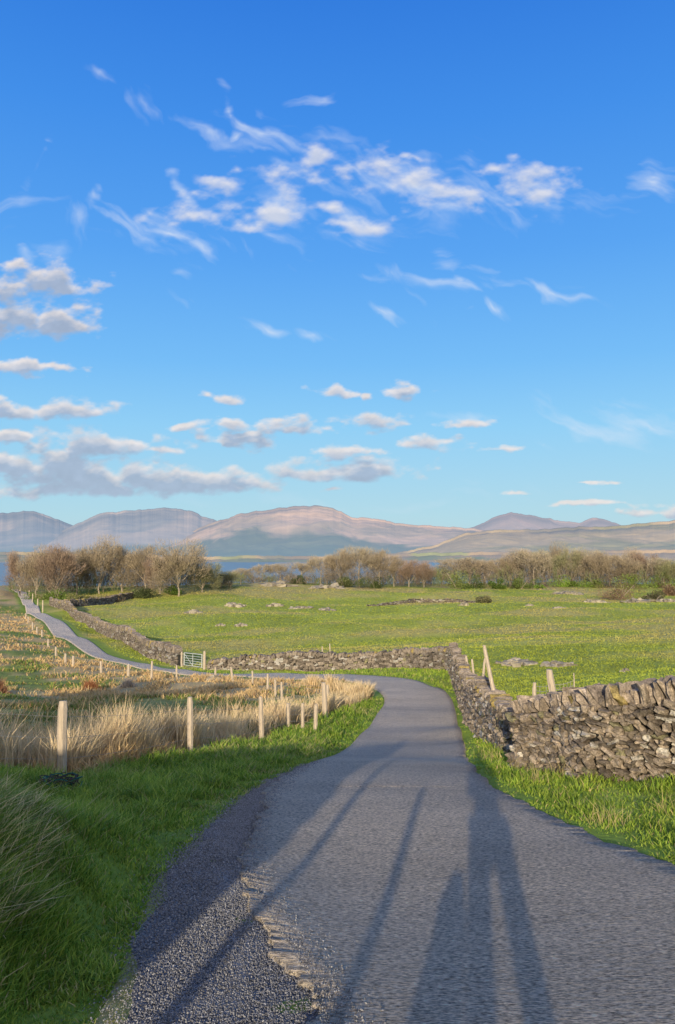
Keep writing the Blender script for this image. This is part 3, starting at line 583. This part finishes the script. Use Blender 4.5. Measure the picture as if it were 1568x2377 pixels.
for px,top in((1025,1304),(1060,1291),(1092,1286),(1125,1286),(1158,1288),(1185,1280),(1212,1274),(1240,1270),(1268,1273),(1298,1267),(1328,1271),(1358,1270),(1388,1268),(1416,1274),(1444,1277),(1472,1275),(1500,1280),(1528,1282),(1556,1288),(1590,1288)):
    pi=[5,2,1,4,1,0,3,2,5,0][kk%10];d=random.choice((246,252,258,264));kk+=1
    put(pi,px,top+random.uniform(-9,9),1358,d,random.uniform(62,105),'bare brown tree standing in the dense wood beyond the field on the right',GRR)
N=66000;px=rng.uniform(25,1700,N);d=rng.uniform(205,268,N);k=~((px<540)&(d>232))&(~((px>540)&(d<240)));px,d=px[k],d[k];x=(px-CX)/F*d;N=len(x)
hb_=np.interp(px,[0,60,450,540,600,730,760,930,1000,1040,1200,1560,1700],[3,6.5,6.5,3.8,2.8,3.0,5,5,5,6.5,7.5,7.5,7.5])*(.25+1.3*fbm(px/13,d/9,4,88))
lift=rng.random(N)*.75*hb_
t=rng.random(N);c=cmix(N,(.34,.275,.195),(.20,.17,.12),t);q=fbm(px/22,d/20,3,5)>.57;c[q]=c[q]*.4+np.array([.11,.16,.04])*.95
z=H(x,d)-.1+lift
blades('woodland_undergrowth',x,d,hb_*rng.uniform(.15,.35,N)+.3,np.full(N,.08),c,M_twig,.5,label='brown scrub and undergrowth at the foot of the tree belt',cat='undergrowth',z=z)
def clump(name,px,py,d,w,h,ca,cb,label,cat,N=900,wd=.02):
    x,y,_=P(px,py,d);xs=rng.normal(0,w*.25,N);ys=rng.normal(0,w*.25,N);hh=h*np.exp(-(xs**2+ys**2)/(w*.42)**2)*rng.uniform(.6,1.1,N)+.05
    z=float(H(x,y)[0]);o=blades(name,xs,ys,hh,np.full(N,wd),cmix(N,ca,cb,rng.random(N)),M_straw,.3,z=H(x+xs,y+ys)-z-.02);o.location=(x,y,z);tag(o,label,cat)
clump('bracken_mound',210,1605,43,1.2,.8,(.46,.2,.09),(.3,.13,.06),'rounded rusty brown mound in the left pasture','mound')
clump('bracken_mound',-6,1620,38,1.0,.9,(.42,.22,.12),(.3,.15,.08),'rusty brown mound cut by the left edge','mound')
clump('dry_bush',298,1600,44,1.0,.65,(.55,.48,.4),(.42,.35,.28),'pale twiggy dead bush in the left pasture beside the rusty mound','bush',500)
x,y,_=P(142,1858,9.4);z=float(H(x,y)[0]);e=empty('rope_tangle',(x,y,z-.03),'dark tangle of wire and teal rope lying in grass below the nearest post','rope')
for nm,ccol,k in(('wire_coil',(.07,.06,.055),10),('rope_strand',(.02,.14,.14),3)):
    mb=MB()
    for q in range(k):
        ph=random.uniform(0,6);a=random.uniform(.10,.22);t=np.linspace(0,9,30);mb.tube(np.c_[a*np.cos(t+ph)*(1+.2*np.sin(3*t)),a*.8*np.sin(t+ph),.1+.08*np.sin(t*1.7+ph)+random.uniform(0,.05)],.006,5,c=ccol)
    mb.build(nm,M_net,e)
# ---------- persons (skin)
M_skin=cmat('skin',base=(.55,.36,.27),var=.05,rough=.6);M_jk=cmat('dark_jacket',base=(.03,.04,.07),var=.2,scale=20);M_tr=cmat('dark_trousers',base=(.04,.04,.05),var=.2,scale=20);M_hair=cmat('brown_hair',base=(.08,.05,.03),var=.3,scale=60)
def skin(name,chains,mat,parent):
    vs=[];idx={};ed=[];rd=[]
    for ch in chains:
        pr=None
        for x,y,z,r in ch:
            k=(round(x,4),round(y,4),round(z,4))
            if k not in idx: idx[k]=len(vs);vs.append(k);rd.append(r)
            if pr is not None: ed.append((pr,idx[k]))
            pr=idx[k]
    me=bpy.data.meshes.new(name);me.from_pydata(vs,ed,[]);me.materials.append(mat);o=bpy.data.objects.new(name,me);COL.objects.link(o);o.parent=parent
    o.modifiers.new('Skin','SKIN')
    if not me.skin_vertices: return o
    for i,r in enumerate(rd): me.skin_vertices[0].data[i].radius=(r,r)
    me.skin_vertices[0].data[0].use_root=True
    sb=o.modifiers.new('Sub','SUBSURF');sb.levels=1;sb.render_levels=1;return o
def person(x,y,rz,label,raise_arms,stride=.0,sp=1.0):
    z=float(H(x,y)[0])+.03;e=empty('person',(x,y,z),label,'person');e.rotation_euler=(0,0,rz)
    body=[[(0,0,.95,.12),(0,0,1.18,.11),(0,0,1.38,.12),(0,0,1.5,.055),(0,.02,1.6,.085),(0,.02,1.7,.08)]];jk=[[(0,0,.88,.15),(0,0,1.18,.14),(0,0,1.38,.14),(0,0,1.47,.07)]];tr=[]
    for s in(-1,1):
        fy=s*stride;q=s*sp
        leg=[(0,0,.95,.12),(.1*s,0,.88,.095),(.13*q,fy*.5+.02,.48,.06),(.16*q,fy,.08,.042),(.17*q,fy+.15,.035,.035)];body.append(leg)
        tr.append([(0,0,.95,.14),(.1*s,0.001,.88,.11),(.13*q,fy*.5+.02,.48,.078),(.16*q,fy,.12,.06)])
        if raise_arms: arm=[(0,0,1.38,.12),(.15*s,0,1.39,.05),(.16*s,.10,1.12,.040),(.08*s,.28,1.38,.028),(.06*s,.31,1.43,.026)];fd=(-.3*s,.1,.9)
        else: arm=[(0,0,1.38,.12),(.17*s,0,1.40,.05),(.23*s,-fy*.5,1.13,.042),(.22*s,-fy+.05,.9,.028),(.22*s,-fy+.07,.83,.026)];fd=(0,.2,-1)
        body.append(arm);jk.append([(0,0,1.38,.14)]+[(a,b,c,r+.018) for a,b,c,r in arm[1:4]])
        h=arm[-1]
        for q_,ln in enumerate((.05,.07,.075,.07,.055)):
            o=(q_-2)*.018;p1=(h[0]+o*.6,h[1]+(.02 if q_==0 else 0)+abs(o)*.1,h[2],.011);p1=(p1[0]+fd[0]*.02,p1[1]+o*.3,p1[2]+fd[2]*.02,.01)
            p2=(p1[0]+fd[0]*ln*.5,p1[1]+fd[1]*ln+.01,p1[2]+fd[2]*ln*.5,.009);p3=(p2[0]+fd[0]*ln*.4,p2[1]+.02,p2[2]+fd[2]*ln*.4,.008);body.append([h,p1,p2,p3])
    skin('body',body,M_skin,e);skin('jacket',jk,M_jk,e);skin('trousers',tr,M_tr,e)
    skin('hair',[[(0,-.015,1.64,.085),(0,-.01,1.71,.082)]],M_hair,e);return e
person(.08,-.5,0,'person in dark jacket holding a phone behind the viewpoint, casting the long shadow',True)
px_,py_,_=P(46,1386,196);person(px_,py_,math.pi*.9,'tiny distant person in dark clothes walking on the far crest of the lane',False,.2)
x,y=spos(-.20,-.30);z=float(H(x,y)[0])+.03
e=empty('shadow_lump',(x,y,z),'dark rucksack added to cast a shadow hump beside the person behind the viewpoint','shadow_lump')  # unseen lump added to throw the hump of shadow left of the person
def lump(w,d,h,c0,tp=.7):
    v=V26*np.array([w/2,d/2,h/2]);k=V26[:,2]>.5;v[k,0]=v[k,0]*tp+w*.2;v[k,1]*=tp;return v+np.array(c0)
for nm,a in(('lump_body',(.34,.26,.54,(-.02,0,.27),.55)),('lump_side',(.20,.1,.22,(-.02,-.17,.17))),('lump_top',(.18,.18,.26,(.06,0,.58),.4))):
    mk(nm,lump(*a),F26,M_jk,e,smooth=True)
# ---------- sea
V=[(-9000,230,-28),(9000,230,-28),(9000,9000,-28),(-9000,9000,-28)]
m_,nt,b=newmat('sea_water');b.inputs['Base Color'].default_value=(.10,.17,.22,1);b.inputs['Roughness'].default_value=.3
no=nt.nodes.new('ShaderNodeTexNoise');no.inputs['Scale'].default_value=.15;no.inputs['Detail'].default_value=5;g_=nt.nodes.new('ShaderNodeNewGeometry');nt.links.new(g_.outputs['Position'],no.inputs['Vector']);bp=nt.nodes.new('ShaderNodeBump');bp.inputs['Distance'].default_value=.5;nt.links.new(no.outputs[0],bp.inputs['Height']);nt.links.new(bp.outputs[0],b.inputs['Normal'])
tag(mk('sea',V,np.array([[0,1,2,3]]),m_),kind='structure',label='blue sea loch beyond the trees')
# ---------- hills
def hills(label,ridge,D,haze,front,cols,seed,gul=.16,forest=None,hcol=(.29,.42,.57),pwr=1.25,tex=1.0):
    rp=np.array(ridge,float);M=800;px=np.linspace(rp[0,0],rp[-1,0],M);py=np.interp(px,rp[:,0],rp[:,1])
    ker=np.hanning(15);ker/=ker.sum();py=np.convolve(np.pad(py,7,mode='edge'),ker,'valid')
    py=py+(fbm(px/18,px*0,4,seed)-.5)*6
    zrg=np.array([P(a,b,D)[2] for a,b in zip(px,py)])
    t=np.concatenate([np.linspace(0,1,150),[1.04,1.1,1.2]])
    Tt,Pp=np.meshgrid(t,px,indexing='ij');tc=np.minimum(Tt,1)
    d=D*(front+(1-front)*Tt);X_=(Pp-CX)/F*d
    zz_=-32+(zrg[None]+32)*np.where(Tt<=1,tc**pwr,1-(Tt-1)*3)
    sc=D/13
    wx=X_/sc+.8*fbm(d/sc,X_/sc,3,2);wy=d/sc*.9+.8*fbm(X_/sc,d/sc,3,3)
    rid=1-np.abs(2*fbm(wx,wy,4,seed)-1)*2.2
    g2=fbm(wx*3,wy*2.6,3,seed+3)-.5
    zz_+=(rid*.5+g2*.6*tex)*gul*(zrg[None]+32)*np.sin(np.pi*np.clip(tc,0,1))**.8
    top=(zrg[None]/D)*d*.985
    sm=40.;dlt=zz_-top;zz_=np.where(Tt<.97,top+np.where(dlt>-sm,-sm*np.exp(-(dlt+sm)/sm),dlt),zz_)
    V=np.stack([X_,d,zz_],-1).reshape(-1,3)
    i_=np.arange(len(t)-1)[:,None]*M+np.arange(M-1)[None];Fq=np.stack([i_,i_+1,i_+M+1,i_+M],-1).reshape(-1,4)
    n1=fbm(wx*1.6,wy*1.2,4,seed+9);n2=fbm(wx*5,wy*7,3,seed+11)
    w=sstep(.38,.64,n1)[...,None];c=np.array(cols[0])*(1-w)+np.array(cols[1])*w;c=c*(1+(n2[...,None]-.5)*.4*tex)
    cloud_shade=(sstep(.74,.92,Tt)*sstep(.44,.56,fbm(Pp/110,Tt*5,3,seed+21)))[...,None]*.6;c=c*(1-cloud_shade)+np.array([.15,.15,.18])*cloud_shade  # cloud shadow painted into the hill colour near the ridge
    lowm=(1-sstep(.10,.32,Tt+(n1-.5)*.3))[...,None];c=c*(1-lowm)+np.array(cols[2])*lowm
    if forest:
        fp,fl=np.array(forest).T;ft=np.interp(Pp,fp,fl);fm=(1-sstep(-.09,.09,Tt-ft-(n2-.5)*.12-(n1-.5)*.5))[...,None];fm=fm*sstep(.05,.1,Tt+(n1-.5)*.1)[...,None]*.85;c=c*(1-fm)+np.array([.09,.15,.09])*fm
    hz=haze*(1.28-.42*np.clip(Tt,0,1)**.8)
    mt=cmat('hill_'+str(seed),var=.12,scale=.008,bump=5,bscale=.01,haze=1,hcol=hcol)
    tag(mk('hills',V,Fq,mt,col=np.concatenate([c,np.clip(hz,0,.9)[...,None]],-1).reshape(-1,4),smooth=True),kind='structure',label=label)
pk=((.86,.56,.37),(.58,.42,.29),(.28,.29,.18));gy=((.64,.48,.38),(.38,.33,.31),(.2,.25,.2));ol=((.56,.42,.25),(.36,.32,.17),(.40,.31,.18))
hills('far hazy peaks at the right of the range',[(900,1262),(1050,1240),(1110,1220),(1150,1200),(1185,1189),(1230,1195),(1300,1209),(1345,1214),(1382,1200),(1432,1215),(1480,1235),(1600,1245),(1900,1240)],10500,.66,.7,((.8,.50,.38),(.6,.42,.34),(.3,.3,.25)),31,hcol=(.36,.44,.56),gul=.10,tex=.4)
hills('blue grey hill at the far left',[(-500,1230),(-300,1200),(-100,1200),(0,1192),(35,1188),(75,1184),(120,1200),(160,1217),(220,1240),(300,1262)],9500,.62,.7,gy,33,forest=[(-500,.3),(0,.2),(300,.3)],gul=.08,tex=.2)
hills('broad blue grey hill left of centre with cloud shadow painted on top',[(60,1265),(110,1245),(170,1220),(230,1193),(290,1185),(335,1184),(380,1179),(440,1184),(485,1203),(530,1220),(600,1250)],8700,.58,.68,gy,35,gul=.10,forest=[(60,.2),(300,.25),(600,.4)],tex=.3)
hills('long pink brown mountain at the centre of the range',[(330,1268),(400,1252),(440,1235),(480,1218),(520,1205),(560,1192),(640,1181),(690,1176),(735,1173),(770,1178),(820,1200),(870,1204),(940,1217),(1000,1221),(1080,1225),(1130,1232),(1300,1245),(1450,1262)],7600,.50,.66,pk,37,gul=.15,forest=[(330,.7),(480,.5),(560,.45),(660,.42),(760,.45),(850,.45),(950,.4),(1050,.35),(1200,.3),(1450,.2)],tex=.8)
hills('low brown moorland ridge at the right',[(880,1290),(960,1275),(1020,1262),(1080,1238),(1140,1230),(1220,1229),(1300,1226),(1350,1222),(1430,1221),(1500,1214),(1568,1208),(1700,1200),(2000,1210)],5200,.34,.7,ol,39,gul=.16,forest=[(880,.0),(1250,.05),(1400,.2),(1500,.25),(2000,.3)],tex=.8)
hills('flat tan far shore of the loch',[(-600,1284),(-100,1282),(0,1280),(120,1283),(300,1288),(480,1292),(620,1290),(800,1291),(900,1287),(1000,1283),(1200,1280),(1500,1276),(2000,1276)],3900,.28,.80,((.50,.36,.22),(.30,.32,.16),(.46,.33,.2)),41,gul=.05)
# ---------- world
w=bpy.data.worlds.new('World');scene.world=w;w.use_nodes=True;nt=w.node_tree;N=nt.nodes;L=nt.links
bg=N['Background']
def s2l(c): return tuple(((v/255)/12.92 if v/255<=.04045 else ((v/255+.055)/1.055)**2.4) for v in c)
tc=N.new('ShaderNodeTexCoord');sp=N.new('ShaderNodeSeparateXYZ');L.new(tc.outputs['Generated'],sp.inputs[0])
rp=N.new('ShaderNodeValToRGB');L.new(sp.outputs[2],rp.inputs[0]);cr=rp.color_ramp
stops=[(0,(192,218,226)),(.05,(176,219,236)),(.163,(144,209,250)),(.243,(116,191,252)),(.366,(86,166,248)),(.5,(62,145,240)),(.61,(44,125,228)),(1,(24,92,195))]
cr.elements[0].position=0;cr.elements[0].color=(*s2l(stops[0][1]),1);cr.elements[1].position=1;cr.elements[1].color=(*s2l(stops[-1][1]),1)
for p,c_ in stops[1:-1]:
    q=cr.elements.new(p);q.color=(*s2l(c_),1)
sky=N.new('ShaderNodeTexSky');sky.sky_type='NISHITA';sky.sun_disc=False;sky.sun_elevation=SE;sky.sun_rotation=math.pi+SA
sc_=N.new('ShaderNodeVectorMath');sc_.operation='SCALE';L.new(sky.outputs[0],sc_.inputs[0]);sc_.inputs['Scale'].default_value=.1
mx=N.new('ShaderNodeMix');mx.data_type='RGBA';mx.inputs[0].default_value=.10;L.new(rp.outputs[0],mx.inputs[6]);L.new(sc_.outputs[0],mx.inputs[7])
mr=N.new('ShaderNodeMapRange');mr.interpolation_type='SMOOTHSTEP';mr.inputs[1].default_value=.25;mr.inputs[2].default_value=-.60;mr.inputs[3].default_value=0;mr.inputs[4].default_value=.75;L.new(sp.outputs[1],mr.inputs[0])
mx2=N.new('ShaderNodeMix');mx2.data_type='RGBA';L.new(mr.outputs[0],mx2.inputs[0]);L.new(mx.outputs[2],mx2.inputs[6]);mx2.inputs[7].default_value=(.72,.65,.54,1)
L.new(mx2.outputs[2],bg.inputs[0]);bg.inputs[1].default_value=1.0
# ---------- clouds
def uvp(px,py): r=ray(px,py);return r[0]/r[1],r[2]/r[1]
BIG=[(50,660,130,56),(20,730,120,66),(140,745,75,40),(160,680,50,22),(20,955,120,26),(120,950,120,24),(40,1012,120,24),(230,1035,125,30),(50,1085,170,38),(230,1112,220,36),(400,1120,170,30),(530,1122,120,24),(100,1140,240,20),(780,1097,150,26),(700,1100,60,18)]
CUM=[(40,850,100,20),(110,850,80,18),(370,1045,46,12),(540,992,36,24),(690,992,95,24),(545,1024,84,22),(872,987,68,28),(985,1028,66,20),(1060,988,60,10),(810,1050,85,15),(765,915,54,16),(845,917,15,11),(935,909,44,15),(522,925,46,14),(430,992,46,13),(1185,1042,50,8),(772,1135,28,8),(1475,1190,32,11),(1565,1190,22,18),(1380,1172,120,8),(1380,1115,55,7),(1205,1147,32,7)]
SOFT=[(440,500,90,36),(650,430,75,48),(620,508,100,30),(740,478,36,18),(510,432,66,18,8),(565,403,24,14),(1200,415,110,36,8),(1265,450,45,20),(800,405,32,20),(870,382,66,32),(960,425,160,40,8),(720,357,50,20),(820,525,80,24),(975,367,40,10),(380,520,60,20)]
CIR=[(620,312,175,22,12),(535,265,14,50,-20),(740,330,90,12,-6),(820,525,100,26),(960,420,190,46,8),(1120,470,140,34,5),(350,540,95,24,12),(460,585,90,18,12),(400,555,130,14,16),(620,600,45,10,48),(1040,668,150,16,3),(1035,635,16,38,-15),(930,640,56,16,48),(1080,620,60,8,-3),(905,746,56,9,12),(1145,728,62,12,28),(1295,694,62,9,25),(40,480,65,30,-20),(180,515,60,20,52),(210,480,12,30,30),(320,228,50,18,40),(70,370,12,30,20),(735,250,34,9,-15),(610,748,55,9,5),(715,768,40,7,14),(435,650,34,10),(440,697,30,9,18),(1390,486,56,20),(1520,435,52,24),(1440,980,180,30,5),(1100,955,110,12),(140,590,34,16),(90,600,20,22),(235,165,26,7,20),(440,450,16,50,-30),(650,470,80,60),(1265,445,45,20),(820,1170,300,8),(1300,1140,200,10)]
gu=np.linspace(-.62,.62,1120);gv=np.linspace(-.01,.86,800);U,Vv=np.meshgrid(gu,gv)
def cdens(lst,u,v,amp,fu,fv,wa,sd,fl=1.25):
    wu=u+(fbm(u*22,v*30,4,sd)-.5)*wa;wv=v+(fbm(u*22,v*30,4,sd+1)-.5)*wa*.55
    best=np.full(u.shape,9.)
    for c_ in lst:
        a,b_=uvp(c_[0],c_[1]);r=math.radians(c_[4]) if len(c_)>4 else 0
        x=(wu-a);y=(wv-b_);xr=x*math.cos(r)-y*math.sin(r);yr=x*math.sin(r)+y*math.cos(r)
        yl=yr/(c_[3]/F);yl=np.where(yl<0,yl*fl,yl*.95)
        best=np.minimum(best,np.hypot(xr/(c_[2]/F*1.1),yl))
    return 1-best+(fbm(u*fu,v*fv,7,sd+2)-.5)*amp
def both(u,v): return np.maximum(cdens(CUM,u,v,2.2,44,90,.03,201),cdens(BIG,u,v,2.2,38,70,.034,201)+.10)
dn=both(U,Vv);dup=both(U-.001,Vv+.006);dup2=both(U-.002,Vv+.015)
aC=sstep(-.15,.75,dn)
shade=np.clip(sstep(-.30,.9,dup)*.55+sstep(-.3,.9,dup2)*.55,0,.9)
ctex=(fbm(U*80,Vv*110,4,207)-.5)*.22
colC=np.array([.88,.80,.76])[None,None]*(1-shade[...,None])+np.array([.33,.42,.58])*shade[...,None];colC*=(1+ctex[...,None])
aC*=np.interp(Vv,[.0,.06,.3,.45],[.6,.82,.92,.9])
ds=cdens(SOFT,U,Vv,3.0,34,60,.045,241,1.0);dsu=cdens(SOFT,U-.001,Vv+.008,3.0,34,60,.045,241,1.0)
aS=sstep(-.25,1.5,ds)*.78;shS=sstep(.1,1.2,dsu)*.5
colS=np.array([.90,.86,.84])*(1-shS[...,None])+np.array([.40,.50,.70])*shS[...,None]
wu=U+(fbm(U*12,Vv*12,5,211)-.5)*.06;wv=Vv+(fbm(U*12,Vv*12,5,212)-.5)*.05
aW=np.zeros(U.shape)
for qi,c_ in enumerate(CIR):
    a,b_=uvp(c_[0],c_[1]);r=math.radians(c_[4]) if len(c_)>4 else 0
    x=wu-a;y=wv-b_;xr=(x*math.cos(r)-y*math.sin(r))/(c_[2]/F*1.2);yr=(x*math.sin(r)+y*math.cos(r))/(c_[3]/F*1.7)
    dd_=np.hypot(xr,yr);msk=dd_<2.6
    if not msk.any(): continue
    lw,lh=c_[2]/F,c_[3]/F
    st=fbm(xr[msk]*lw*22+qi*7,yr[msk]*lh*110+xr[msk]*lw*22,7,220+qi)
    val=np.clip(1-dd_[msk]+(st-.5)*3.0,0,2.0)/2.0
    aW[msk]=np.maximum(aW[msk],val**1.6*(.7 if (c_[0]<350 and c_[1]<620) else 1))
aW*=.88*np.interp(Vv,[.02,.1,.2],[.25,.3,1])
def over(ct,at,cb_,ab):
    ao=at+ab*(1-at);return (ct*at[...,None]+cb_*(ab*(1-at))[...,None])/np.maximum(ao,1e-4)[...,None],ao
c1,a1=over(colS,aS,np.broadcast_to(np.array([.74,.82,.93]),colS.shape),aW)
colr,al=over(colC,aC,c1,a1)
DR=13000.;nn=np.sqrt(1+U*U+Vv*Vv);V=np.stack([U/nn*DR,1/nn*DR,Vv/nn*DR],-1).reshape(-1,3)
nc=len(gu);ii=(np.arange(len(gv)-1)[:,None]*nc+np.arange(nc-1)[None]).ravel();Fq=np.stack([ii,ii+1,ii+nc+1,ii+nc],-1)
af=al.ravel();keep=af[Fq].max(1)>.004;Fq=Fq[keep];us=np.unique(Fq);rm=np.zeros(len(V),np.int64);rm[us]=np.arange(len(us));Fq=rm[Fq]
cv=np.c_[colr.reshape(-1,3),af][us]
m_=bpy.data.materials.new('cloud_vapour');m_.use_nodes=True;nt=m_.node_tree;N=nt.nodes;L=nt.links;N.remove(N['Principled BSDF'])
at=N.new('ShaderNodeAttribute');at.attribute_name='Col';em=N.new('ShaderNodeEmission');L.new(at.outputs['Color'],em.inputs[0]);tr=N.new('ShaderNodeBsdfTransparent');ms=N.new('ShaderNodeMixShader');L.new(at.outputs['Alpha'],ms.inputs[0]);L.new(tr.outputs[0],ms.inputs[1]);L.new(em.outputs[0],ms.inputs[2]);L.new(ms.outputs[0],N['Material Output'].inputs[0])
try: m_.cycles.emission_sampling='NONE'
except Exception: pass
tag(mk('sky',V[us],Fq,m_,col=cv,smooth=True),kind='structure',label='scattered white and grey clouds in the blue sky')
# ---------- sun, camera
sd=bpy.data.lights.new('sun','SUN');sd.energy=5;sd.angle=math.radians(.5);sd.color=(1,.84,.60);so=bpy.data.objects.new('sun',sd);COL.objects.link(so)
from mathutils import Vector
dv=Vector((math.sin(SA)*math.cos(SE),math.cos(SA)*math.cos(SE),-math.sin(SE)));so.rotation_euler=dv.to_track_quat('-Z','Y').to_euler()
cd=bpy.data.cameras.new('camera');cam=bpy.data.objects.new('camera',cd);COL.objects.link(cam);cam.location=(0,0,0);cam.rotation_euler=(math.pi/2+TH,0,0)
cd.sensor_fit='VERTICAL';cd.sensor_height=36;cd.lens=36*F/2377;cd.clip_start=.05;cd.clip_end=30000
scene.camera=cam;scene.view_settings.view_transform='Standard';scene.view_settings.look='None';scene.view_settings.exposure=0
